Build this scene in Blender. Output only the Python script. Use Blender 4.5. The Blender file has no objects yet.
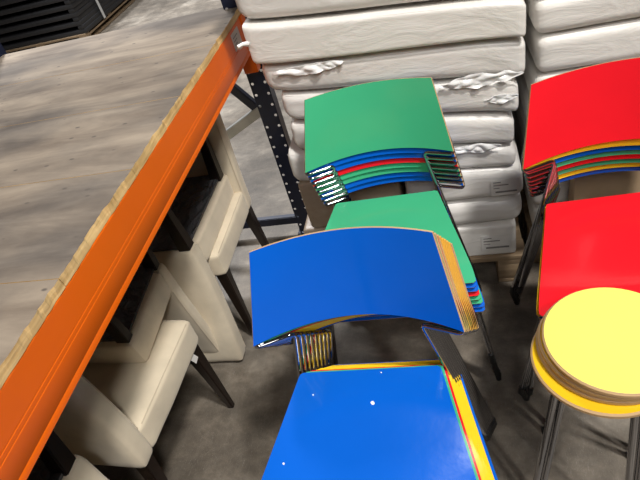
import bpy, bmesh, math, random
from mathutils import Vector, Matrix, noise
random.seed(7)
PI = math.pi
scene = bpy.context.scene
col = scene.collection

# ------------------------------------------------------------------ materials
def new_mat(name):
    m = bpy.data.materials.new(name); m.use_nodes = True
    nt = m.node_tree
    return m, nt, nt.nodes['Principled BSDF']

def N(nt, t, **kw):
    n = nt.nodes.new(t)
    for k, v in kw.items():
        if k in n.inputs: n.inputs[k].default_value = v
        else: setattr(n, k, v)
    return n

def coords(nt, scale=(1, 1, 1), rot=(0, 0, 0)):
    tc = N(nt, 'ShaderNodeTexCoord'); mp = N(nt, 'ShaderNodeMapping')
    mp.inputs['Scale'].default_value = scale; mp.inputs['Rotation'].default_value = rot
    nt.links.new(tc.outputs['Object'], mp.inputs['Vector'])
    return mp.outputs['Vector']

def ramp(nt, fac, stops):
    r = N(nt, 'ShaderNodeValToRGB')
    e = r.color_ramp.elements
    while len(e) < len(stops): e.new(.5)
    for i, (p, c) in enumerate(stops):
        e[i].position = p; e[i].color = (*c, 1)
    nt.links.new(fac, r.inputs['Fac'])
    return r.outputs['Color']

def bump(nt, b, h, strength, dist=.01):
    n = N(nt, 'ShaderNodeBump'); n.inputs['Strength'].default_value = strength; n.inputs['Distance'].default_value = dist
    nt.links.new(h, n.inputs['Height']); nt.links.new(n.outputs['Normal'], b.inputs['Normal'])

def simple(name, c, rough=.5, metal=0, var=.06, nscale=30, bmp=0, bscale=None, spec=None, coat=0):
    m, nt, b = new_mat(name)
    v = coords(nt)
    n = N(nt, 'ShaderNodeTexNoise'); n.inputs['Scale'].default_value = nscale; n.inputs['Detail'].default_value = 4
    nt.links.new(v, n.inputs['Vector'])
    lo = tuple(max(0, x*(1-var)) for x in c); hi = tuple(min(1, x*(1+var)) for x in c)
    nt.links.new(ramp(nt, n.outputs['Fac'], [(.3, lo), (.7, hi)]), b.inputs['Base Color'])
    b.inputs['Roughness'].default_value = rough; b.inputs['Metallic'].default_value = metal
    if spec is not None: b.inputs['Specular IOR Level'].default_value = spec
    if coat: b.inputs['Coat Weight'].default_value = coat; b.inputs['Coat Roughness'].default_value = .1
    if bmp:
        n2 = N(nt, 'ShaderNodeTexNoise'); n2.inputs['Scale'].default_value = bscale or nscale*4; n2.inputs['Detail'].default_value = 3
        nt.links.new(v, n2.inputs['Vector']); bump(nt, b, n2.outputs['Fac'], bmp)
    return m

M = {}
def floor_mat():
    m, nt, b = new_mat('concrete')
    v = coords(nt)
    n1 = N(nt, 'ShaderNodeTexNoise'); n1.inputs['Scale'].default_value = 2.2; n1.inputs['Detail'].default_value = 10; n1.inputs['Roughness'].default_value = .65; n1.inputs['Distortion'].default_value = .3
    nt.links.new(v, n1.inputs['Vector'])
    v2 = coords(nt, (2, 3.4, 1), (0, 0, .7))
    n2 = N(nt, 'ShaderNodeTexNoise'); n2.inputs['Scale'].default_value = 3; n2.inputs['Detail'].default_value = 8; n2.inputs['Roughness'].default_value = .7; n2.inputs['Distortion'].default_value = .35
    nt.links.new(v2, n2.inputs['Vector'])
    c1 = ramp(nt, n1.outputs['Fac'], [(.3, (.078, .062, .046)), (.5, (.155, .130, .102)), (.7, (.29, .255, .21))])
    c2 = ramp(nt, n2.outputs['Fac'], [(.35, (.5, .5, .5)), (.52, (.9, .9, .9)), (.7, (1.6, 1.6, 1.6))])
    mx = N(nt, 'ShaderNodeMix', data_type='RGBA', blend_type='MULTIPLY'); mx.inputs[0].default_value = .75
    nt.links.new(c1, mx.inputs[6]); nt.links.new(c2, mx.inputs[7])
    # fine light scratches
    v3 = coords(nt, (9, 1.2, 1), (0, 0, -.9))
    n3 = N(nt, 'ShaderNodeTexNoise'); n3.inputs['Scale'].default_value = 9; n3.inputs['Detail'].default_value = 6; n3.inputs['Distortion'].default_value = 2.5
    nt.links.new(v3, n3.inputs['Vector'])
    s = ramp(nt, n3.outputs['Fac'], [(.495, (0, 0, 0)), (.5, (.45, .45, .45)), (.505, (0, 0, 0))])
    mx2 = N(nt, 'ShaderNodeMix', data_type='RGBA', blend_type='MIX')
    nt.links.new(s, mx2.inputs[0]); nt.links.new(mx.outputs[2], mx2.inputs[6]); mx2.inputs[7].default_value = (.42, .4, .37, 1)
    nt.links.new(mx2.outputs[2], b.inputs['Base Color'])
    r = N(nt, 'ShaderNodeMapRange'); r.inputs['To Min'].default_value = .45; r.inputs['To Max'].default_value = .75
    nt.links.new(n1.outputs['Fac'], r.inputs['Value']); nt.links.new(r.outputs['Result'], b.inputs['Roughness'])
    bump(nt, b, n2.outputs['Fac'], .15)
    return m
M['floor'] = floor_mat()

def board_mat():
    m, nt, b = new_mat('weathered_board')
    v = coords(nt, (1.1, 5.5, 5.5))
    n1 = N(nt, 'ShaderNodeTexNoise'); n1.inputs['Scale'].default_value = 2.2; n1.inputs['Detail'].default_value = 9; n1.inputs['Roughness'].default_value = .62; n1.inputs['Distortion'].default_value = .5
    nt.links.new(v, n1.inputs['Vector'])
    c1 = ramp(nt, n1.outputs['Fac'], [(.30, (.12, .092, .07)), (.48, (.20, .163, .127)), (.68, (.30, .25, .195))])
    v2 = coords(nt, (2, 3, 3))
    n2 = N(nt, 'ShaderNodeTexNoise'); n2.inputs['Scale'].default_value = 1.4; n2.inputs['Detail'].default_value = 5
    nt.links.new(v2, n2.inputs['Vector'])
    c2 = ramp(nt, n2.outputs['Fac'], [(.38, (.55, .55, .58)), (.62, (1.15, 1.12, 1.08))])
    mx = N(nt, 'ShaderNodeMix', data_type='RGBA', blend_type='MULTIPLY'); mx.inputs[0].default_value = 1
    nt.links.new(c1, mx.inputs[6]); nt.links.new(c2, mx.inputs[7])
    v3 = coords(nt, (14, 26, 14))
    vo = N(nt, 'ShaderNodeTexVoronoi'); vo.inputs['Scale'].default_value = 1; nt.links.new(v3, vo.inputs['Vector'])
    d = ramp(nt, vo.outputs['Distance'], [(.07, (1, 1, 1)), (.12, (0, 0, 0))])
    mx2 = N(nt, 'ShaderNodeMix', data_type='RGBA', blend_type='MIX')
    nt.links.new(d, mx2.inputs[0]); nt.links.new(mx.outputs[2], mx2.inputs[6]); mx2.inputs[7].default_value = (.1, .08, .065, 1)
    nt.links.new(mx2.outputs[2], b.inputs['Base Color']); b.inputs['Roughness'].default_value = .72
    bump(nt, b, n1.outputs['Fac'], .25)
    return m
M['board'] = board_mat()

def wood(name, a, c, scale=(2, 30, 30), rough=.6):
    m, nt, b = new_mat(name)
    v = coords(nt, scale)
    n = N(nt, 'ShaderNodeTexNoise'); n.inputs['Scale'].default_value = 2; n.inputs['Detail'].default_value = 6
    nt.links.new(v, n.inputs['Vector'])
    nt.links.new(ramp(nt, n.outputs['Fac'], [(.3, a), (.7, c)]), b.inputs['Base Color'])
    b.inputs['Roughness'].default_value = rough; bump(nt, b, n.outputs['Fac'], .2)
    return m
M['board_edge'] = wood('fresh_wood_edge', (.42, .25, .09), (.72, .50, .23), (6, 4, 60))
M['pallet'] = wood('pallet_wood', (.22, .15, .09), (.36, .26, .16))
M['plywood'] = wood('plywood_edge', (.42, .26, .12), (.62, .42, .22), (3, 3, 400), .5)
M['amber'] = wood('amber_plywood_edge', (.62, .32, .05), (.80, .46, .08), (3, 3, 400), .4)  # orange tint puts bounced yellow light and the yellow faces into the edge colour
M['darkwood'] = wood('dark_stained_wood', (.007, .004, .003), (.018, .010, .007), (20, 20, 2), .35)

def fabric(name, c, sc=700):
    m, nt, b = new_mat(name)
    v = coords(nt)
    n = N(nt, 'ShaderNodeTexNoise'); n.inputs['Scale'].default_value = 9; n.inputs['Detail'].default_value = 6
    nt.links.new(v, n.inputs['Vector'])
    nt.links.new(ramp(nt, n.outputs['Fac'], [(.3, tuple(x*.86 for x in c)), (.7, tuple(min(1, x*1.08) for x in c))]), b.inputs['Base Color'])
    w = N(nt, 'ShaderNodeTexNoise'); w.inputs['Scale'].default_value = sc; w.inputs['Detail'].default_value = 2
    nt.links.new(v, w.inputs['Vector'])
    bump(nt, b, w.outputs['Fac'], .25, .002)
    b.inputs['Roughness'].default_value = .9
    b.inputs['Sheen Weight'].default_value = .25
    return m
M['cream'] = fabric('cream_upholstery', (.70, .605, .455))
M['piping'] = fabric('cream_piping', (.60, .51, .38))

def plastic_wrap(name, base, hi, rough=.32):
    m, nt, b = new_mat(name)
    v = coords(nt, (2.2, 2.2, 5), (0, .35, 0))
    n = N(nt, 'ShaderNodeTexNoise'); n.inputs['Scale'].default_value = 2.2; n.inputs['Detail'].default_value = 7; n.inputs['Roughness'].default_value = .6; n.inputs['Distortion'].default_value = 1.6
    nt.links.new(v, n.inputs['Vector'])
    v2 = coords(nt, (60, 60, 260))
    n2 = N(nt, 'ShaderNodeTexNoise'); n2.inputs['Scale'].default_value = 1; n2.inputs['Detail'].default_value = 2
    nt.links.new(v2, n2.inputs['Vector'])
    nt.links.new(ramp(nt, n.outputs['Fac'], [(.35, base), (.62, tuple((x+y)/2 for x, y in zip(base, hi))), (.7, hi)]), b.inputs['Base Color'])
    b.inputs['Roughness'].default_value = rough
    ad = N(nt, 'ShaderNodeMath', operation='MULTIPLY_ADD'); ad.inputs[1].default_value = .038
    nt.links.new(n2.outputs['Fac'], ad.inputs[0]); nt.links.new(n.outputs['Fac'], ad.inputs[2])
    bump(nt, b, ad.outputs[0], .30, .015)
    return m
M['mattress'] = plastic_wrap('wrapped_mattress', (.66, .635, .60), (.76, .74, .715))
M['mattress_smooth'] = plastic_wrap('smooth_wrapped_mattress', (.72, .69, .645), (.80, .775, .74), .45)
M['film'] = plastic_wrap('loose_plastic_film', (.82, .82, .81), (.93, .93, .93), .25)
M['carton'] = plastic_wrap('shrink_wrapped_carton', (.34, .26, .19), (.46, .37, .28), .38)
M['cardboard'] = simple('cardboard', (.40, .28, .17), .8, var=.1, nscale=8, bmp=.1)
M['dust_cover'] = None
def dust_mat():
    m, nt, b = new_mat('black_plastic_dust_cover')
    v = coords(nt, (16, 12, 12), (0, 0, .5))
    vo = N(nt, 'ShaderNodeTexVoronoi'); vo.inputs['Scale'].default_value = 1.5; nt.links.new(v, vo.inputs['Vector'])
    no = N(nt, 'ShaderNodeTexNoise'); no.inputs['Scale'].default_value = 1.6; no.inputs['Distortion'].default_value = 1.5; nt.links.new(v, no.inputs['Vector'])
    mu = N(nt, 'ShaderNodeMath', operation='ADD'); nt.links.new(vo.outputs['Distance'], mu.inputs[0]); nt.links.new(no.outputs['Fac'], mu.inputs[1])
    b.inputs['Base Color'].default_value = (.085, .088, .095, 1); b.inputs['Roughness'].default_value = .25
    bump(nt, b, mu.outputs[0], .9, .02)
    return m
M['dust_cover'] = dust_mat()

def lam(name, c, var=.03, rough=.13):
    m = simple(name, c, rough, spec=.4, var=var, nscale=6, bmp=.02, bscale=25)
    return m
M['blue'] = lam('blue_laminate', (.003, .115, .60))
M['green'] = lam('green_laminate', (.055, .43, .215))
M['red'] = lam('red_laminate', (.78, .012, .022))
M['yellow'] = lam('yellow_laminate', (.92, .60, .02))
M['pale_yellow'] = lam('pale_yellow_laminate', (.88, .84, .16))
M['mustard'] = lam('mustard_laminate', (.74, .46, .015))  # yellow with shade put into the colour, for the lower stools
M['navy'] = lam('navy_laminate', (.004, .035, .30))
M['chrome'] = simple('chromed_steel', (.40, .40, .42), .07, 1, var=.02)
M['rubber'] = simple('black_rubber', (.012, .012, .012), .45, var=.1)
M['orange'] = simple('orange_powder_coat', (.80, .13, .002), .42, spec=.25, var=.05, nscale=5, bmp=.02)
M['navy_steel'] = simple('navy_powder_coat', (.006, .011, .035), .4, var=.2)
M['galv'] = simple('galvanised_steel', (.42, .42, .40), .45, .6, var=.18, nscale=14)
M['black'] = simple('black_plastic', (.018, .018, .02), .5, var=.2)
M['strap'] = simple('grey_strap', (.55, .56, .56), .4)
M['paper'] = simple('white_paper', (.72, .70, .67), .7, var=.04)
M['print'] = simple('grey_print', (.22, .21, .2), .7)
M['faded_paper'] = simple('faded_paper', (.60, .55, .50), .7, var=.08)
M['chip'] = simple('bare_white_chip', (.85, .85, .85), .6)

# ------------------------------------------------------------------ helpers
def link(name, bm, mats, parent=None, smooth=True, loc=(0, 0, 0)):
    me = bpy.data.meshes.new(name)
    bmesh.ops.recalc_face_normals(bm, faces=bm.faces[:])
    bm.to_mesh(me); bm.free()
    if not isinstance(mats, (list, tuple)): mats = [mats]
    for m in mats: me.materials.append(m)
    if smooth:
        for p in me.polygons: p.use_smooth = True
        try: me.set_sharp_from_angle(angle=math.radians(38))
        except Exception: pass
    o = bpy.data.objects.new(name, me); col.objects.link(o); o.location = loc
    if parent: o.parent = parent
    return o

def thing(name, label, cat, loc=(0, 0, 0), group=None):
    o = bpy.data.objects.new(name, None); col.objects.link(o); o.location = loc
    o.empty_display_size = .1
    return tag(o, label, cat, group)

def tag(o, label, cat, group=None):
    o['label'] = label; o['category'] = cat
    if group: o['group'] = group
    return o

def copy_tree(o, parent=None):
    c = o.copy(); col.objects.link(c); c.parent = parent
    for ch in o.children: copy_tree(ch, c)
    return c

def box(bm, x0, x1, y0, y1, z0, z1, bev=0, seg=2, mat=0):
    r = bmesh.ops.create_cube(bm, size=1)
    vs = r['verts']
    for v in vs:
        v.co = Vector(((x0+x1)/2+v.co.x*(x1-x0), (y0+y1)/2+v.co.y*(y1-y0), (z0+z1)/2+v.co.z*(z1-z0)))
    fs = set(f for v in vs for f in v.link_faces)
    for f in fs: f.material_index = mat
    if bev:
        es = list(set(e for v in vs for e in v.link_edges))
        bmesh.ops.bevel(bm, geom=es, offset=bev, segments=seg, profile=.5, affect='EDGES')
    return vs

def boxo(name, dims, m, parent=None, bev=.002, seg=2):
    bm = bmesh.new(); box(bm, *dims, bev=bev, seg=seg)
    return link(name, bm, m, parent)

def smooth_path(pts, r=.03, n=5):
    """round the corners of a polyline"""
    P = [Vector(p) for p in pts]; out = [P[0]]
    for i in range(1, len(P)-1):
        a, b, c = P[i-1], P[i], P[i+1]
        d1 = (a-b); d2 = (c-b); k = min(r, d1.length*.45, d2.length*.45)
        p1 = b+d1.normalized()*k; p2 = b+d2.normalized()*k
        for j in range(n+1):
            t = j/n; out.append(p1.lerp(b, t).lerp(b.lerp(p2, t), t))
    out.append(P[-1]); return out

def tube(bm, pts, r, seg=10, caps=True):
    pts = [Vector(p) for p in pts]; rings = []
    t0 = (pts[1]-pts[0]).normalized()
    up = Vector((0, 0, 1)) if abs(t0.z) < .9 else Vector((0, 1, 0))
    nrm = t0.cross(up).normalized()
    for i, p in enumerate(pts):
        if i == 0: t = pts[1]-pts[0]
        elif i == len(pts)-1: t = pts[-1]-pts[-2]
        else: t = (pts[i+1]-p).normalized()+(p-pts[i-1]).normalized()
        t.normalize(); nrm = (nrm-t*nrm.dot(t)).normalized(); b = t.cross(nrm)
        rr = r[i] if isinstance(r, (list, tuple)) else r
        rings.append([bm.verts.new(p+(nrm*math.cos(a)+b*math.sin(a))*rr) for a in [2*PI*k/seg for k in range(seg)]])
    for a, b in zip(rings, rings[1:]):
        for k in range(seg): bm.faces.new((a[k], a[(k+1) % seg], b[(k+1) % seg], b[k]))
    if caps: bm.faces.new(rings[0][::-1]); bm.faces.new(rings[-1])

def thicken(bm, t):
    bm.normal_update()
    r = bmesh.ops.extrude_face_region(bm, geom=bm.faces[:])
    for v in r['geom']:
        if isinstance(v, bmesh.types.BMVert): v.co += v.normal*t if v.normal.length else Vector((0, -t, 0))
    bm.normal_update()

def slab(bm, grid, th, nrm_mat=0, edge_mat=1, back_mat=None):
    """grid[i][j] of front points -> panel of thickness th along local normal, edge faces get edge_mat"""
    back_mat = nrm_mat if back_mat is None else back_mat
    n, m = len(grid), len(grid[0])
    nor = [[None]*m for _ in range(n)]
    for i in range(n):
        for j in range(m):
            a = grid[min(i+1, n-1)][j]-grid[max(i-1, 0)][j]; b = grid[i][min(j+1, m-1)]-grid[i][max(j-1, 0)]
            nor[i][j] = a.cross(b).normalized()
    F = [[bm.verts.new(grid[i][j]) for j in range(m)] for i in range(n)]
    B = [[bm.verts.new(grid[i][j]-nor[i][j]*th) for j in range(m)] for i in range(n)]
    for i in range(n-1):
        for j in range(m-1):
            f = bm.faces.new((F[i][j], F[i+1][j], F[i+1][j+1], F[i][j+1])); f.material_index = nrm_mat
            f = bm.faces.new((B[i][j], B[i][j+1], B[i+1][j+1], B[i+1][j])); f.material_index = back_mat
    def strip(L1, L2):
        for k in range(len(L1)-1):
            f = bm.faces.new((L1[k], L1[k+1], L2[k+1], L2[k])); f.material_index = edge_mat
    strip(F[0], B[0]); strip(F[-1], B[-1])
    strip([r[0] for r in F], [r[0] for r in B]); strip([r[-1] for r in F], [r[-1] for r in B])

# ------------------------------------------------------------------ floor
bm = bmesh.new(); bmesh.ops.create_grid(bm, x_segments=2, y_segments=2, size=20)
fl = link('floor', bm, M['floor'], smooth=False); fl['kind'] = 'structure'; fl.location = (0, 6, 0)

# ------------------------------------------------------------------ stacking chair (origin on the floor under the rear edge of the seat, faces -Y)
SEAT_Z, PB, PT = .40, .165, .360
TR = .0056
def seat_grid():
    g = []
    n, m = 17, 17
    for i in range(n):
        u = -1+2*i/(n-1); row = []
        for j in range(m):
            v = .5-.5*math.cos(PI*j/(m-1))    # 0 rear, 1 front
            hw = .163+(.238-.163)*v
            # rounded corners (only at the very ends)
            rc = .008
            y = -.385*v
            d = min(v, 1-v)*.385
            cut = rc-math.sqrt(max(0, rc*rc-(rc-d)**2)) if d < rc else 0
            x = u*(hw-cut)
            z = SEAT_Z-.012*math.sin(PI*min(1, v*1.05))*(1-u*u)*.5-(.018*((v-.86)/.14)**2 if v > .86 else 0)
            row.append(Vector((x, y, z)))
        g.append(row)
    return g
def panel_grid():
    g = []; n, m = 25, 9
    for i in range(n):
        u = -1+2*i/(n-1); row = []
        for j in range(m):
            v = j/(m-1)                       # 0 bottom, 1 top
            hw = .2245+(.185-.2245)*v
            sag = .068+(.040-.068)*v
            y = -.032+.085*v+sag*(1-u*u)
            z = SEAT_Z+PB+(PT-PB)*v
            row.append(Vector((u*hw, y, z)))
        g.append(row)
    return g
seat_me, panel_me = {}, {}
def make_stack_chair(color):
    root = bpy.data.objects.new('stacking_chair', None); col.objects.link(root)
    bm = bmesh.new(); edge = M['amber'] if color == 'yellow' else M['plywood']
    slab(bm, seat_grid(), .009, 0, 1); link('seat', bm, [M[color], edge], root)
    bm = bmesh.new(); slab(bm, panel_grid(), -.0065, 0, 1); link('backrest', bm, [M[color], edge], root)
    for s in (-1, 1):
        J = Vector((s*.138, .002, SEAT_Z+PB-.012))
        foot = Vector((s*.252, .045, .008))
        path = smooth_path([foot, J, (s*.2225, -.031, SEAT_Z+PB-.012), (s*.217, -.016, SEAT_Z+PB+.02), (s*.196, .026, SEAT_Z+PB+.09)], .014, 4)
        bm = bmesh.new(); tube(bm, path, TR, 12); lg = link('leg', bm, M['chrome'], root)
        bm = bmesh.new(); tube(bm, [foot-Vector((0, 0, .008)), foot+Vector((-s*.0035, 0, .018))], .0088, 10); link('foot_cap', bm, M['rubber'], lg)
        foot = Vector((s*.268, -.350, .008))
        path = smooth_path([foot, (s*.213, -.345, SEAT_Z-.022), (s*.152, -.02, SEAT_Z-.018), (s*.166, .012, SEAT_Z-.035)], .03, 5)
        bm = bmesh.new(); tube(bm, path, TR, 12); lg = link('leg', bm, M['chrome'], root)
        bm = bmesh.new(); tube(bm, [foot-Vector((0, 0, .008)), foot+Vector((-s*.0025, 0, .018))], .0088, 10); link('foot_cap', bm, M['rubber'], lg)
    bm = bmesh.new(); tube(bm, [(-.165, -.07, SEAT_Z-.0185), (.165, -.07, SEAT_Z-.0185)], .005, 8); link('cross_bar', bm, M['chrome'], root)
    bm = bmesh.new(); tube(bm, [(-.205, -.30, SEAT_Z-.0205), (.205, -.30, SEAT_Z-.0205)], .005, 8); link('cross_bar', bm, M['chrome'], root)
    return root
protos = {}
ORD = ['topmost', 'second from the top', 'third from the top', 'fourth from the top', 'fifth from the top', 'sixth from the top', 'seventh from the top', 'eighth from the top', 'ninth from the top', 'tenth from the top', 'lowest']
def chair_stack(cols, cx, cy_top, seat_top, dz, dy, yaw, who, group, dx=0, drot=0, tilt=0):
    """top chair has rear seat edge at cy_top; lower chairs sit further back"""
    n = len(cols)
    for i, c in enumerate(cols):
        if c not in protos: o = protos[c] = make_stack_chair(c)
        else: o = copy_tree(protos[c])
        z = (n-1-i)*dz
        o.location = (cx+dx*i, cy_top+dy*i, z)
        o.rotation_euler = (0, 0, yaw+drot*i+(random.uniform(-.006, .006) if i else 0))
        if tilt and i == 0:
            o.rotation_euler = (0, tilt, yaw); o.location.x += -tilt*.40+.006; o.location.z += .003
        pos = ORD[i] if i < n-1 else 'lowest'
        colw = {'navy': 'dark blue'}.get(c, c)
        if i == 0:
            lab = 'glossy %s stacking chair with chrome legs lying topmost on %s' % (colw, who)
        else:
            lab = '%s stacking chair, %s in %s' % (colw, pos, who)
        tag(o, lab, 'chair', group)
BLUE_C, GREEN_C, RED_C = -.232, -.220, .400
chair_stack(['blue', 'green', 'red', 'yellow', 'yellow', 'yellow', 'yellow', 'yellow', 'blue'], BLUE_C, .726, .56, .0195, .0165, math.radians(1.5),
            'the nearest stack', 'stacking chairs in the blue-topped stack', dx=.0036)
chair_stack(['green', 'blue', 'blue', 'red', 'green', 'green', 'blue', 'blue'], GREEN_C, 1.388, .56, .0205, .0035, math.radians(1.8),
            'the stack before the mattresses', 'stacking chairs in the green-topped stack', dx=.003)
chair_stack(['red', 'yellow', 'blue', 'green', 'red', 'green', 'yellow', 'blue'], RED_C, 1.275, .56, .0205, .009, math.radians(-1),
            'the right-hand stack', 'stacking chairs in the red-topped stack', dx=.004, tilt=-.05)

# ------------------------------------------------------------------ round stools (bottom right)
def make_stool(color, r, hh):
    root = bpy.data.objects.new('round_stool', None); col.objects.link(root)
    bm = bmesh.new(); H = hh; th = .014; n = 56
    prof = [(r-.004, H), (r, H-.004), (r, H-th+.003), (r-.003, H-th)]
    rings = [[bm.verts.new((q*math.cos(a), q*math.sin(a), z)) for a in [2*PI*k/n for k in range(n)]] for q, z in prof]
    f = bm.faces.new(rings[0]); f.material_index = 0
    for a, b in zip(rings, rings[1:]):
        for k in range(n): bm.faces.new((a[k], a[(k+1) % n], b[(k+1) % n], b[k])).material_index = 1
    bm.faces.new(rings[-1][::-1]).material_index = 0
    link('seat', bm, [M[color], M['plywood']], root)
    for k in range(4):
        a = PI/4+k*PI/2
        c, s = math.cos(a), math.sin(a)
        f = Vector((c*(r+.018), s*(r+.018), .008))
        bm = bmesh.new(); tube(bm, smooth_path([f, (c*(r-.035), s*(r-.035), H-th-.011), (c*.02, s*.02, H-th-.011)], .04, 5), .008, 10)
        lg = link('leg', bm, M['chrome'], root)
        bm = bmesh.new(); tube(bm, [f-Vector((0, 0, .008)), f+Vector((0, 0, .02))], .011, 10); link('foot_cap', bm, M['rubber'], lg)
    return root
SX, SY = .283, .749
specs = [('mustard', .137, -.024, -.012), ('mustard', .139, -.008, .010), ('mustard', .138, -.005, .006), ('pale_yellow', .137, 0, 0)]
stz = [.0, .124, .142, .160]
words = ['mustard yellow round stool lowest in the stack at the right edge, its seat jutting out', 'round stool second from the bottom of the yellow stool stack at the right', 'round stool just under the pale yellow one in the stack at the right', 'pale yellow round stool lying topmost of the stool stack at the right']
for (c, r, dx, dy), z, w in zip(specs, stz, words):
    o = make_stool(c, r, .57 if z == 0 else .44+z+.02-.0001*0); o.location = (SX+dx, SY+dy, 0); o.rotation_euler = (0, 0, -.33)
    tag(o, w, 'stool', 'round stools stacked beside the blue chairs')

# ------------------------------------------------------------------ cream upholstered chairs (origin on floor at centre, front towards -Y, back at +Y)
CW, CD = .23, .215
SU, ST, BT = .36, .462, .90
def soft_box(x0, x1, y0, y1, z0, z1, bev, lean=0, puff=0, cuts=6, zl=None):
    bm = bmesh.new(); box(bm, x0, x1, y0, y1, z0, z1)
    bmesh.ops.subdivide_edges(bm, edges=bm.edges[:], cuts=cuts, use_grid_fill=True)
    cx, cy, cz = (x0+x1)/2, (y0+y1)/2, (z0+z1)/2; hx, hy, hz = (x1-x0)/2, (y1-y0)/2, (z1-z0)/2
    for v in bm.verts:
        u = Vector(((v.co.x-cx)/hx, (v.co.y-cy)/hy, (v.co.z-cz)/hz))
        # superellipsoid-ish rounding: pull corners in by bev
        p = Vector((u.x*hx, u.y*hy, u.z*hz))
        inner = Vector((max(-hx+bev, min(hx-bev, p.x)), max(-hy+bev, min(hy-bev, p.y)), max(-hz+bev, min(hz-bev, p.z))))
        d = p-inner
        if d.length > bev: d = d.normalized()*bev
        p = inner+d
        q = 1+puff
        e = (1-u.x**2)*(1-u.y**2)+(1-u.y**2)*(1-u.z**2)+(1-u.x**2)*(1-u.z**2)
        p += Vector((u.x*puff*(1-u.y**2)*(1-u.z**2), u.y*puff*(1-u.x**2)*(1-u.z**2), u.z*puff*(1-u.x**2)*(1-u.y**2)))
        w = noise.noise(Vector((p.x*7+cx, p.y*7, p.z*7+cz)))*.0025
        p += d.normalized()*w if d.length else Vector((0, 0, 0))
        v.co = Vector((cx, cy, cz))+p
        if lean and zl: v.co.y += lean*max(0, (v.co.z-zl[0])/(zl[1]-zl[0]))**1.3
    return bm
def make_cream_chair():
    root = bpy.data.objects.new('upholstered_chair', None); col.objects.link(root)
    s = link('seat', soft_box(-CW, CW, -CD, CD-.055, SU, ST, .016, puff=.005, cuts=18), M['cream'], root)
    b = link('backrest', soft_box(-CW, CW, CD-.065, CD, SU-.002, BT, .018, lean=.035, puff=.004, cuts=22, zl=(ST, BT)), M['cream'], root)
    for sx in (-1, 1):   # piping along the top side edges of the seat
        bm = bmesh.new(); tube(bm, [(sx*(CW-.005), -CD+.02+k*.03, ST-.0045) for k in range(12)], .0022, 6); link('piping', bm, M['piping'], s)
        pts = []
        for k in range(14):
            z = ST+.005+(BT-.02-ST)*k/13
            pts.append((sx*(CW-.0045), CD-.0605+.035*((z-ST)/(BT-ST))**1.3, z))
        bm = bmesh.new(); tube(bm, pts, .0022, 6); link('piping', bm, M['piping'], b)
    bm = bmesh.new(); box(bm, -CW+.02, CW-.02, -CD+.02, CD-.02, SU-.012, SU-.003)
    link('dust_cover', bm, M['dust_cover'], root)
    for sx in (-1, 1):
        for sy in (-1, 1):
            bm = bmesh.new(); x, y = sx*(CW-.032), sy*(CD-.034)
            fx, fy = x+sx*.012, y+sy*(.012 if sy < 0 else .045)
            vs = []
            for (px, py, pz, h) in ((fx, fy, 0, .010), (x, y, SU+.002, .021)):
                vs.append([bm.verts.new((px+a*h, py+c*h, pz)) for a, c in ((-1, -1), (1, -1), (1, 1), (-1, 1))])
            for k in range(4): bm.faces.new((vs[0][k], vs[0][(k+1) % 4], vs[1][(k+1) % 4], vs[1][k]))
            bm.faces.new(vs[0][::-1]); bm.faces.new(vs[1])
            bmesh.ops.bevel(bm, geom=bm.edges[:], offset=.003, segments=2, affect='EDGES')
            link('leg', bm, M['darkwood'], root)
    return root
CX = -.83-CW
cream = make_cream_chair()
G = 'cream upholstered chairs stored under the shelf'
def put_cream(first, loc, rot, label, sc=(1, 1, 1)):
    o = cream if first else copy_tree(cream)
    o.location = loc; o.rotation_euler = rot; o.scale = sc
    return tag(o, label, 'chair', G)
A = put_cream(True, (CX-.006, .802, 0), (0, 0, PI-.05), 'cream upholstered chair standing upright with its back to the camera, white tag under its seat')
D = put_cream(False, (CX+.02, 1.495, 0), (0, 0, 0), 'cream upholstered chair standing upright furthest along under the shelf, nearest the navy post')
Cc = put_cream(False, (CX-.01, 1.425, .915), (PI, 0, 0), 'cream upholstered chair turned upside down, its long backrest hanging to the floor in the middle', (1, 1.06, 1))
B = put_cream(False, (CX-.050, .935, .948), (-.115, PI+.04, 0), 'small cream upholstered chair turned upside down on the upright chair seat beside the white tag', (1, .70, 1))
Ec = put_cream(False, (CX, .205, 0), (0, 0, PI), 'cream upholstered chair standing upright beneath the corner-most upturned chair')
Fc = put_cream(False, (CX-.005, .275, .990), (0, PI, 0), 'cream upholstered chair turned upside down at the bottom left corner of the photo')
# white care tag under chair A front right
bm = bmesh.new()
vs = [bm.verts.new(p) for p in ((-.226, -.150, .372), (-.226, -.128, .368), (-.229, -.138, .335), (-.229, -.160, .340))]
bm.faces.new(vs); thicken(bm, .001)
t = link('care_tag', bm, M['paper'], A); t['label'] = 'small white care tag'
# white paper scrap on upturned chair C underside
bm = bmesh.new(); box(bm, .07, .13, .10, .135, SU-.0075, SU-.0062)
t = link('care_tag', bm, M['paper'], Cc); t['label'] = 'white label on the black underside'

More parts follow.
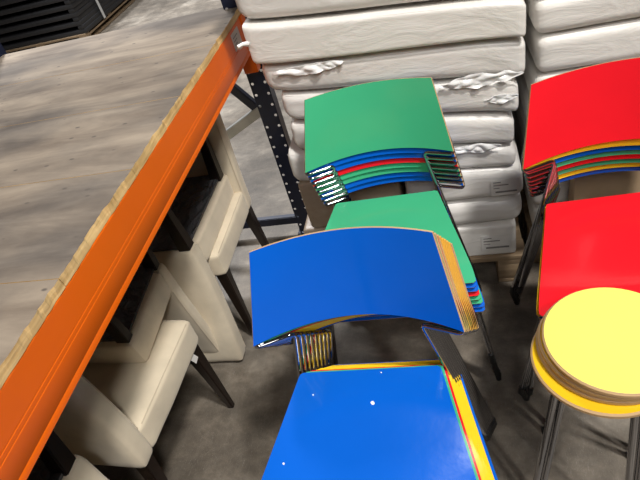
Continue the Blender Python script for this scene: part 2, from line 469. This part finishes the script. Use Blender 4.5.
# ------------------------------------------------------------------ pallet rack
rack = thing('pallet_rack', 'orange beam pallet rack with navy perforated uprights along the left side', 'rack', (-1.2, .55, 0))
RX, RY = -1.2, .55
def rb(x0, x1, y0, y1, z0, z1): return (x0-RX, x1-RX, y0-RY, y1-RY, z0, z1)
BX = -.665; BZ0, BZ1 = .918, 1.05; Y0, Y1 = -.85, 1.884
def beam(xf, sgn, name='beam'):
    prof = [(0, BZ0), (0, BZ0+.012), (-.0012, BZ0+.014), (0, BZ0+.016), (0, BZ0+.056), (-.0012, BZ0+.0575), (0, BZ0+.059), (0, BZ0+.066), (-.0012, BZ0+.0675), (0, BZ0+.069), (0, BZ1-.003), (-.003, BZ1), (-.045, BZ1), (-.045, BZ0)]
    bm = bmesh.new(); rings = []
    for y in (Y0, Y1): rings.append([bm.verts.new((xf-RX+sgn*x, y-RY, z)) for x, z in prof])
    n = len(prof)
    for k in range(n): bm.faces.new((rings[0][k], rings[0][(k+1) % n], rings[1][(k+1) % n], rings[1][k]))
    bm.faces.new(rings[0]); bm.faces.new(rings[1][::-1])
    return link(name, bm, M['orange'], rack)
bf = beam(BX, 1); beam(-1.75, -1)
# beam end connector
for (ya, yb) in ((Y1-.045, Y1+.001),):
    boxo('end_connector', rb(BX-.048, BX+.006, ya, yb, .845, 1.049), M['orange'], bf, .003)
# sticker on the beam
lab = boxo('sticker', rb(BX-.001, BX+.0012, 1.705, 1.79, .982, 1.037), M['faded_paper'], bf, .0003, 1); lab['label'] = 'faded paper sticker on the beam end'
for k in range(3):
    boxo('print_line', rb(BX+.001, BX+.0016, 1.715, 1.745+.01*k, .998+.011*k, 1.001+.011*k), M['print'], lab, 0)
def upright(x0, x1, y, lip=.05, holes=True, H=2.6, flip=1):
    """perforated post: face towards -Y with two rows of holes, side towards +X with one"""
    bm = bmesh.new()
    def plate(o, ux, uz, w, rows, pitch=.0475, hole=.0058):
        # grid plate with square->octagonal holes, from local columns
        nz = int(H/pitch)
        for k in range(nz):
            z0, z1 = k*pitch, (k+1)*pitch; zc = (z0+z1)/2
            xs = [0]+[(rows[i]+rows[i+1])/2 for i in range(len(rows)-1)]+[w]
            for i, r in enumerate(rows):
                xa, xb = xs[i], xs[i+1]
                outer = [(xb, zc), (xb, z1), (r, z1), (xa, z1), (xa, zc), (xa, z0), (r, z0), (xb, z0)]
                inner = [(r+hole*math.cos(a), zc+hole*math.sin(a)) for a in [j*PI/4 for j in range(8)]]
                O = [bm.verts.new(o+ux*a+uz*b) for a, b in outer]; I = [bm.verts.new(o+ux*a+uz*b) for a, b in inner]
                for j in range(8):
                    bm.faces.new((O[j], O[(j+1) % 8], I[(j+1) % 8], I[j]))
    X, Y, Z = Vector((1, 0, 0)), Vector((0, 1, 0)), Vector((0, 0, 1))
    if not holes:
        box(bm, x0-RX, x1-RX, y-RY, y+lip-RY, 0, H)
    else:
        w = x1-x0
        plate(Vector((x0-RX, y-RY, 0)), X, Z, w, [w*.16, w*.86])
        box(bm, x1-RX-.002, x1-RX, y-RY, y-RY+lip, 0, H)
        bmesh.ops.remove_doubles(bm, verts=bm.verts[:], dist=.0002)
        bmesh.ops.recalc_face_normals(bm, faces=bm.faces[:])
    o = link('upright', bm, M['navy_steel'], rack, smooth=False)
    boxo('foot_plate', rb(x0-.02, x1+.02, y-.02, y+lip+.02, 0, .006), M['navy_steel'], o, .001)
    return o
upright(-.727, -.654, 1.886)
upright(-1.76, -1.69, 1.886, holes=False)
upright(-.727, -.654, Y0-.052, holes=False); upright(-1.76, -1.69, Y0-.052, holes=False)
def brace(p, q, w, mat):
    p, q = Vector(p)-Vector((RX, RY, 0)), Vector(q)-Vector((RX, RY, 0))
    d = (q-p).normalized(); s = Vector((0, 1, 0)); u = d.cross(s).normalized()
    bm = bmesh.new(); rings = []
    for c in (p, q):
        rings.append([bm.verts.new(c+s*a*.014+u*b*w/2) for a, b in ((-1, -1), (-1, 1), (1, 1), (1, -1))])
    for k in range(4): bm.faces.new((rings[0][k], rings[0][(k+1) % 4], rings[1][(k+1) % 4], rings[1][k]))
    bm.faces.new(rings[0]); bm.faces.new(rings[1][::-1])
    bmesh.ops.bevel(bm, geom=bm.edges[:], offset=.003, segments=2, affect='EDGES')
    return link('brace', bm, mat, rack)
YB = 1.918
brace((-.70, YB, .672), (-1.72, YB, .17), .040, M['galv'])
brace((-.70, YB+.001, .61), (-.985, YB+.03, .985), .036, M['navy_steel'])
brace((-.70, YB, .085), (-1.72, YB, .085), .042, M['navy_steel'])
for z in (.1, 1.5): brace((-.70, Y0-.03, z), (-1.72, Y0-.03, z), .04, M['galv'])

# ------------------------------------------------------------------ shelf boards lying on the beams
ys = [-.83, -.45, -.10, .24, .575, .90, 1.23, 1.56, 1.915]
bl = ['first from the near end', 'second from the near end', 'third from the near end', 'fourth from the near end', 'fourth from the far end', 'third from the far end', 'second from the far end', 'farthest one, beside the navy post']
for i in range(len(ys)-1):
    bm = bmesh.new(); y0, y1 = ys[i]+.001, ys[i+1]-.001
    n = 40; x0, x1, z0, z1 = -1.80, BX+.001, BZ1, BZ1+.020
    T, Bt = [], []
    for k in range(n+1):
        y = y0+(y1-y0)*k/n
        chip = .010*max(0, noise.noise(Vector((y*23, 1.7, 0))))+.006*max(0, noise.noise(Vector((y*70, 4.2, 0))))
        T.append(bm.verts.new((x1-.002-chip, y, z1-chip*.15))); Bt.append(bm.verts.new((x1-.35*chip, y, z0)))
    TL = [bm.verts.new((x0, y0+(y1-y0)*k/n, z1)) for k in range(n+1)]; BL = [bm.verts.new((x0, y0+(y1-y0)*k/n, z0)) for k in range(n+1)]
    for k in range(n):
        bm.faces.new((T[k], T[k+1], TL[k+1], TL[k])).material_index = 0
        bm.faces.new((Bt[k], BL[k], BL[k+1], Bt[k+1])).material_index = 0
        bm.faces.new((Bt[k], Bt[k+1], T[k+1], T[k])).material_index = 1
        bm.faces.new((TL[k], TL[k+1], BL[k+1], BL[k])).material_index = 1
    bm.faces.new((T[0], TL[0], BL[0], Bt[0])).material_index = 1
    bm.faces.new((T[n], Bt[n], BL[n], TL[n])).material_index = 1
    o = link('shelf_board', bm, [M['board'], M['board_edge']], smooth=False)
    tag(o, 'weathered grey-brown timber board on the orange beam, '+bl[i], 'board', 'boards decking the rack shelf')

# ------------------------------------------------------------------ pallet and mattresses
PY = 1.5
def pallet(name_label, x0, x1, y0, y1, h=.135, cat='pallet'):
    root = thing('wooden_pallet', name_label, cat, ((x0+x1)/2, (y0+y1)/2, 0))
    cx, cy = (x0+x1)/2, (y0+y1)/2
    nb = 6; W = (y1-y0)
    for k in range(nb):
        ya = y0+k*(W-.09)/(nb-1)
        boxo('deck_board', (x0-cx, x1-cx, ya-cy, ya+.09-cy, h-.022, h), M['pallet'], root, .002)
    for xa in (x0, (x0+x1)/2-.05, x1-.10):
        boxo('stringer_board', (xa-cx, xa+.10-cx, y0-cy, y1-cy, h-.042, h-.022), M['pallet'], root, .002)
        for ya in (y0, (y0+y1)/2-.05, y1-.10):
            boxo('block', (xa-cx, xa+.10-cx, ya-cy, ya+.10-cy, .018, h-.042), M['pallet'], root, .003)
        boxo('bottom_board', (xa-cx, xa+.10-cx, y0-cy, y1-cy, 0, .018), M['pallet'], root, .002)
    return root
pallet('rough wooden pallet on the floor under the large mattress pile', -.545, .225, PY, PY+1.15)

def mattress(xl, xr, zbl, ztl, zbr, ztr, y0, y1, m, bev=.035, seed=0, name='mattress', folds=.006):
    """soft rounded block, bottom/top heights given at the left and right ends; origin at its base"""
    bm = bmesh.new(); box(bm, 0, 1, 0, 1, 0, 1)
    bmesh.ops.subdivide_edges(bm, edges=bm.edges[:], cuts=23, use_grid_fill=True)
    L, Dp = xr-xl, y1-y0
    cx, cy, bz = (xl+xr)/2, (y0+y1)/2, min(zbl, zbr)
    for v in bm.verts:
        # cluster samples towards the edges
        u = Vector([.5-.5*math.cos(PI*t)*.35+(t-.5)*.65 if False else t for t in v.co])
        zb = zbl+(zbr-zbl)*u.x; zt = ztl+(ztr-ztl)*u.x
        hx, hy, hz = L/2, Dp/2, (zt-zb)/2
        def warp(t):          # more vertices close to both ends
            s = 2*t-1; return s*(1.45-.45*s*s) if False else math.sin(s*PI/2)*.75+s*.25
        p = Vector((warp(u.x)*hx, warp(u.y)*hy, warp(u.z)*hz))
        b = min(bev, hz*.9)
        inner = Vector((max(-hx+b, min(hx-b, p.x)), max(-hy+b, min(hy-b, p.y)), max(-hz+b, min(hz-b, p.z))))
        d = p-inner
        if d.length > b: d = d.normalized()*b
        q = inner+d
        nz = noise.fractal(Vector((q.x*2.4+seed, q.y*2.4, q.z*5+q.x*2.5+seed*.3)), 1, 2.1, 3)
        n2 = noise.noise(Vector((q.x*1.6+seed*2, 3.3, 0)))
        if d.length > 1e-5:
            dd = d.normalized(); amt = folds*nz
            if abs(dd.z) > .7: amt *= .3
            q += dd*amt
        zc = (zb+zt)/2
        v.co = Vector((cx+q.x-cx, cy+q.y-cy, zc+q.z-bz))
    o = link(name, bm, m, loc=(cx, cy, bz))
    for v in o.data.vertices: v.co.z = max(v.co.z, 0) if False else v.co.z
    return o
XL, XR = -.545, .215
G1 = 'plastic-wrapped mattresses in the big pile'
layers = [  # zbl, ztl, zbr, ztr, xl, xr, mat, label
    (.560, .688, .512, .588, -.548, .196, 'mattress', 'plastic-wrapped mattress, lowest of the brightly lit ones in the big pile'),
    (.694, .798, .595, .697, -.505, .192, 'mattress', 'thin plastic-wrapped mattress behind the green backrest, dark gaps above and below it'),
    (.806, .902, .705, .815, -.508, .205, 'mattress', 'plastic-wrapped mattress with torn film at its right end, behind the green backrest top'),
    (.910, 1.003, .822, .938, -.535, .222, 'mattress', 'crumpled plastic-wrapped mattress just below the smooth jutting one'),
    (1.009, 1.128, .945, 1.040, -.548, .220, 'mattress_smooth', 'smooth white mattress of the big pile, jutting out by the orange beam'),
    (1.137, 1.262, 1.050, 1.190, -.550, .222, 'mattress', 'white plastic-wrapped mattress cut by the top photo edge, above the smooth jutting one'),
]
layers.append((1.272, 1.395, 1.20, 1.33, -.555, .215, 'mattress', 'plastic-wrapped mattress crowning the big pile, above the photo edge'))
for i, (zbl, ztl, zbr, ztr, xl, xr, mm, lb) in enumerate(layers):
    y0 = PY+.01 if i != 4 else PY-.005
    o = mattress(xl, xr, zbl, ztl, zbr, ztr, y0, y0+1.1, M[mm], .03 if i != 4 else .014, seed=i*7.3, folds=.0055 if i != 4 else .002)
    tag(o, lb, 'mattress', G1)
    if i == 4:
        # knotted plastic tail at the left corner
        bm = bmesh.new(); tube(bm, [(-.372, -.545, .128), (-.392, -.550, .132), (-.402, -.552, .128), (-.410, -.55, .12)], [.009, .005, .008, .005], 8)
        for v in bm.verts: v.co += Vector((noise.noise(v.co*60), noise.noise(v.co*60+Vector((5, 0, 0))), noise.noise(v.co*60+Vector((0, 9, 0)))))*.005
        t = link('plastic_knot', bm, M['film'], o); t['label'] = 'knotted tail of the plastic cover'
    if i in (0, 2, 3):
        # loose crumpled film strip on the front face
        def film(x0, x1, z0, z1, seedf):
            bm = bmesh.new(); n, m_ = 40, 12; V = []
            for a in range(n+1):
                row = []
                for b in range(m_+1):
                    x = x0+(x1-x0)*a/n; w = math.sin(PI*a/n)**.6
                    zc = (z0+z1)/2+.012*noise.noise(Vector((x*9, seedf, 0)))
                    z = zc+(b/m_-.5)*(z1-z0)*w*(1+.5*noise.noise(Vector((x*25, seedf, 4))))
                    y = -.553-.007*abs(noise.noise(Vector((x*30+z*20, z*60, seedf))))*2-.002
                    row.append(bm.verts.new((x, y, z)))
                V.append(row)
            for a in range(n):
                for b in range(m_): bm.faces.new((V[a][b], V[a+1][b], V[a+1][b+1], V[a][b+1]))
            thicken(bm, .0012)
            t = link('loose_film', bm, M['film'], o); t['label'] = 'crumpled loose plastic film'
        cx_ = (xl+xr)/2; bz = min(zbl, zbr)
        if i == 3: film(-.02-cx_, .215-cx_, .83-bz, .865-bz, 1.5); film(-.50-cx_, -.28-cx_, .955-bz, .985-bz, 7.7)
        if i == 2: film(.10-cx_, .20-cx_, .765-bz, .79-bz, 3.1)
        if i == 0: film(-.02-cx_, .15-cx_, .59-bz-.01+.02, .65-bz-.02, 5.2)
lo = [(.283, .398, .03, 'greyish wrapped mattress with a printed label in the shaded lower part of the big pile', .172, .222),
      (.404, .508, .02, 'greyish wrapped mattress with rounded corner in the shade, just below the white ones', .172, .212)]
# shaded lower layers on the right half of the pallet
o1 = mattress(-.17, .218, .405, .555, .402, .508, PY+.005, PY+1.1, M['mattress'], .03, 31, folds=.004)
tag(o1, 'wrapped mattress in the shaded lower pile carrying the upper printed label', 'mattress', G1)
o2 = mattress(-.17, .215, .288, .402, .285, .398, PY+.003, PY+1.1, M['mattress'], .045, 37, folds=.004)
tag(o2, 'wrapped mattress with a rounded corner in the shade directly above the boxed one', 'mattress', G1)
o3 = mattress(-.17, .192, .137, .284, .137, .280, PY+.008, PY+1.1, M['mattress_smooth'], .012, 41, folds=.001, name='wrapped_box')
tag(o3, 'pale wrapped box with a torn printed label lying directly on the pallet', 'box')
def label_on(o, x0, x1, z0, z1, y, torn=False):
    lx, ly, lz = o.location
    bm = bmesh.new(); n = 16; g = []
    for k in range(n+1):
        x = x0+(x1-x0)*k/n
        zb = z0+(.014*noise.noise(Vector((x*60, 2, 0)))+.012*(k/n) if torn else 0)
        g.append([Vector((x-lx, y-ly, zb-lz)), Vector((x-lx, y-ly, z1-lz))])
    slab(bm, g, .0008, 0, 0)
    l = link('printed_label', bm, M['paper'], o); l['label'] = 'white printed label'
    h = z1-z0; w = x1-x0
    for (a, b, c, th) in ((.08, .35, .85, .04), (.08, .62, .66, .05), (.08, .3, .48, .03), (.15, .92, .2, .09)):
        boxo('print_line', (x0+a*w-lx, x0+b*w-lx, y-.0025-ly, y-.0012-ly, z0+c*h-lz, z0+(c+th)*h-lz), M['print'], l, 0)
label_on(o1, .112, .200, .422, .485, PY-.001)
label_on(o3, .070, .174, .165, .238, PY+.004, True)
c1 = boxo('shrink_wrapped_carton', (-.197, .197, -.55, .55, 0, .205), M['carton'], None, .012, 3); c1.location = (-.378, PY+.565, .135)
tag(c1, 'brown shrink-wrapped carton at the left end of the mattress pallet, lower of the two', 'carton', 'brown cartons under the mattresses')
c2 = boxo('shrink_wrapped_carton', (-.178, .178, -.55, .55, 0, .215), M['carton'], None, .016, 3); c2.location = (-.362, PY+.56, .341)
tag(c2, 'brown shrink-wrapped carton with folded film, upper one, just under the mattresses', 'carton', 'brown cartons under the mattresses')
for c, sd in ((c1, 1), (c2, 2)):
    bm = bmesh.new(); bm.from_mesh(c.data); bmesh.ops.subdivide_edges(bm, edges=bm.edges[:], cuts=9, use_grid_fill=True)
    for v in bm.verts:
        v.co += v.normal*(.005*noise.noise(v.co*9+Vector((sd*5, 0, 0)))-.002)
    bm.to_mesh(c.data); bm.free()
bm = bmesh.new(); V = []
for a in range(25):
    row = []
    for b in range(9):
        z = .02+.17*a/24; x = -.203+.05*b/8*(1-.5*a/24)+.01*noise.noise(Vector((z*30, 1, 0)))
        row.append(bm.verts.new((x, -.558-.006*abs(noise.noise(Vector((x*80, z*25, 3)))), z)))
    V.append(row)
for a in range(24):
    for b in range(8): bm.faces.new((V[a][b], V[a][b+1], V[a+1][b+1], V[a+1][b]))
thicken(bm, .0012)
t = link('loose_film', bm, M['film'], c1); t['label'] = 'shiny folded plastic film'

# second pile behind the red stack
pallet('wooden pallet under the second mattress pile behind the red chairs', .255, 1.05, PY+.09, PY+1.2)
zz = .137; k = 0
hs = [.13, .13, .13, .12, .13, .12, .105, .105, .12, .12]
names = ['lowest', 'second from the bottom', 'third from the bottom', 'fourth from the bottom', 'fifth from the bottom', 'sixth from the bottom', 'fourth from the top', 'third from the top', 'second from the top', 'topmost']
for h in hs:
    m_ = mattress(.255+random.uniform(0, .01), 1.04, zz, zz+h-.004, zz, zz+h-.004, PY+.10, PY+1.18, M['mattress_smooth'], .03, seed=50+k*3, folds=.003)
    tag(m_, 'pale wrapped mattress in the right-hand pile behind the red chairs, '+names[k], 'mattress', 'mattresses in the right-hand pile')
    zz += h; k += 1
# cardboard box seen under the red panel
bx = thing('cardboard_box', 'brown cardboard box on the floor behind the red chair stack', 'box', (.50, 1.52, 0))
boxo('body', (-.13, .20, -.02, .055, 0, .60), M['cardboard'], bx, .003)
boxo('flap', (-.13, .20, -.045, .0, .60, .603), M['cardboard'], bx, .001)

# ------------------------------------------------------------------ black flat packs far left
bp = pallet('wooden pallet under the stack of black slatted panels at the far left', -5.0, -3.77, 5.54, 8.6, .10)
z = .10
for k in range(9):
    r = thing('black_slatted_panel', 'black slatted panel, %s in the strapped stack at the far left' % (['lowest', 'second from the bottom', 'third from the bottom', 'fourth from the bottom', 'fifth from the bottom', 'fifth from the top', 'third from the top', 'second from the top', 'topmost'][k] if k != 5 else 'sixth from the bottom'), 'panel', (-4.36, 7.05, z), 'black panels in the strapped stack')
    e = random.uniform(-.012, .012)
    boxo('board', (-.61+e, .61+e, -1.5, 1.5, 0, .045), M['black'], r, .004)
    for s in (-1, 1):
        boxo('edge_rail', (s*.57-.035+e, s*.57+.035+e, -1.5, 1.5, .046, .088), M['black'], r, .006)
    z += .090
st = boxo('packing_strap', (-.632, .632, -.02, .02, 0, .82), M['strap'], None, .002); st.location = (-4.36, 5.97+.02, .10)
# hollow strap band: rebuild as a loop around the stack
bm = bmesh.new(); th = .003
for (x0, x1, z0, z1) in ((.628, .631, 0, .816), (-.631, -.628, 0, .816), (-.631, .631, .813, .816)):
    box(bm, x0, x1, -.022, .022, z0, z1)
bm.to_mesh(st.data); bm.free()
tag(st, 'light grey packing strap around the black panel stack', 'strap')

# small chips in the blue laminate of the top chair
top_blue = protos['blue']
for (lx_, ly_, rr) in ((.012, -.085, .0042), (-.125, -.06, .0018), (-.17, -.22, .0022), (.03, -.01, .0015)):
    hw = .163+.075*(-ly_/.385); u_ = lx_/hw; v_ = -ly_/.385
    zc = SEAT_Z+.009-.012*math.sin(PI*min(1, v_*1.05))*(1-u_*u_)*.5
    bm = bmesh.new(); n = 9
    ring = [bm.verts.new((lx_+rr*math.cos(2*PI*k/n)*(1+.3*math.sin(5*k)), ly_+1.2*rr*math.sin(2*PI*k/n), zc+.0004)) for k in range(n)]
    low = [bm.verts.new((v.co.x, v.co.y, zc-.001)) for v in ring]
    bm.faces.new(ring); bm.faces.new(low[::-1])
    for k in range(n): bm.faces.new((ring[k], low[k], low[(k+1) % n], ring[(k+1) % n]))
    c = link('paint_chip', bm, M['chip'], top_blue); c['label'] = 'small white chip in the blue seat'

# ------------------------------------------------------------------ light
def area(name, loc, target, size, power, color=(1, 1, 1), sy=None):
    l = bpy.data.lights.new(name, 'AREA'); l.energy = power; l.color = color
    l.shape = 'RECTANGLE'; l.size = size; l.size_y = sy or size
    o = bpy.data.objects.new(name, l); col.objects.link(o); o.location = loc
    o.rotation_euler = (Vector(target)-Vector(loc)).to_track_quat('-Z', 'Y').to_euler()
    return o
area('ceiling_lamp', (1.85, -.6, 6.0), (-.3, 1, 0), .40, 400, (1, .97, .92), .6)
area('ceiling_lamp', (2.6, -2.4, 6.0), (-.3, 1, 0), .4, 170, (1, .98, .94), .8)
area('ceiling_lamp', (-3.2, 6.0, 6.5), (-2.6, 4.6, 0), 1.0, 330, (.97, .98, 1), 2.0)
for (lx, ly, tx, ty, pw) in ((-3.2, 4.8, -2.2, 3.9, 1500), (-4.5, 8.5, -4.0, 7.6, 1200)):  # added spots that brighten the far floor, no such lamps in view
    sl = bpy.data.lights.new('high_bay_lamp', 'SPOT'); sl.energy = pw*1.6; sl.spot_size = math.radians(56); sl.spot_blend = .5; sl.shadow_soft_size = .25; sl.color = (.97, .98, 1)
    so = bpy.data.objects.new('high_bay_lamp', sl); col.objects.link(so); so.location = (lx, ly, 6)
    so.rotation_euler = (Vector((tx, ty, 0))-Vector((lx, ly, 6))).to_track_quat('-Z', 'Y').to_euler()
area('ceiling_lamp', (-.7, 3.6, 6.5), (-.7, 3.6, 0), .12, 9, (1, 1, 1), .5)
area('ceiling_lamp', (.6, -3.6, 5.2), (-.5, 1, 0), 1.6, 95, (1, .98, .95), 1.6)  # added soft fill from the aisle side, lifts the camera-facing surfaces
w = bpy.data.worlds.new('World'); scene.world = w; w.use_nodes = True
w.node_tree.nodes['Background'].inputs[0].default_value = (1, .975, .95, 1)
w.node_tree.nodes['Background'].inputs[1].default_value = .038

# ------------------------------------------------------------------ camera
f = 542.; pitch, roll, yaw = .687, .308, -.33
F = Vector((math.sin(yaw)*math.cos(pitch), math.cos(yaw)*math.cos(pitch), -math.sin(pitch)))
R0 = F.cross(Vector((0, 0, 1))).normalized(); D0 = F.cross(R0)
r = math.cos(roll)*R0+math.sin(roll)*D0; d = -math.sin(roll)*R0+math.cos(roll)*D0
cam = bpy.data.cameras.new('camera'); cam.sensor_width = 36; cam.lens = f/640*36; cam.clip_start = .02
co = bpy.data.objects.new('camera', cam); col.objects.link(co)
mt = Matrix((r, -d, -F)).transposed().to_4x4(); mt.translation = Vector((0, 0, 1.6))
co.matrix_world = mt
scene.camera = co
vs = scene.view_settings
vs.view_transform = 'Standard'; vs.look = 'None'; vs.gamma = 1; vs.exposure = -.22
vs.use_curve_mapping = False
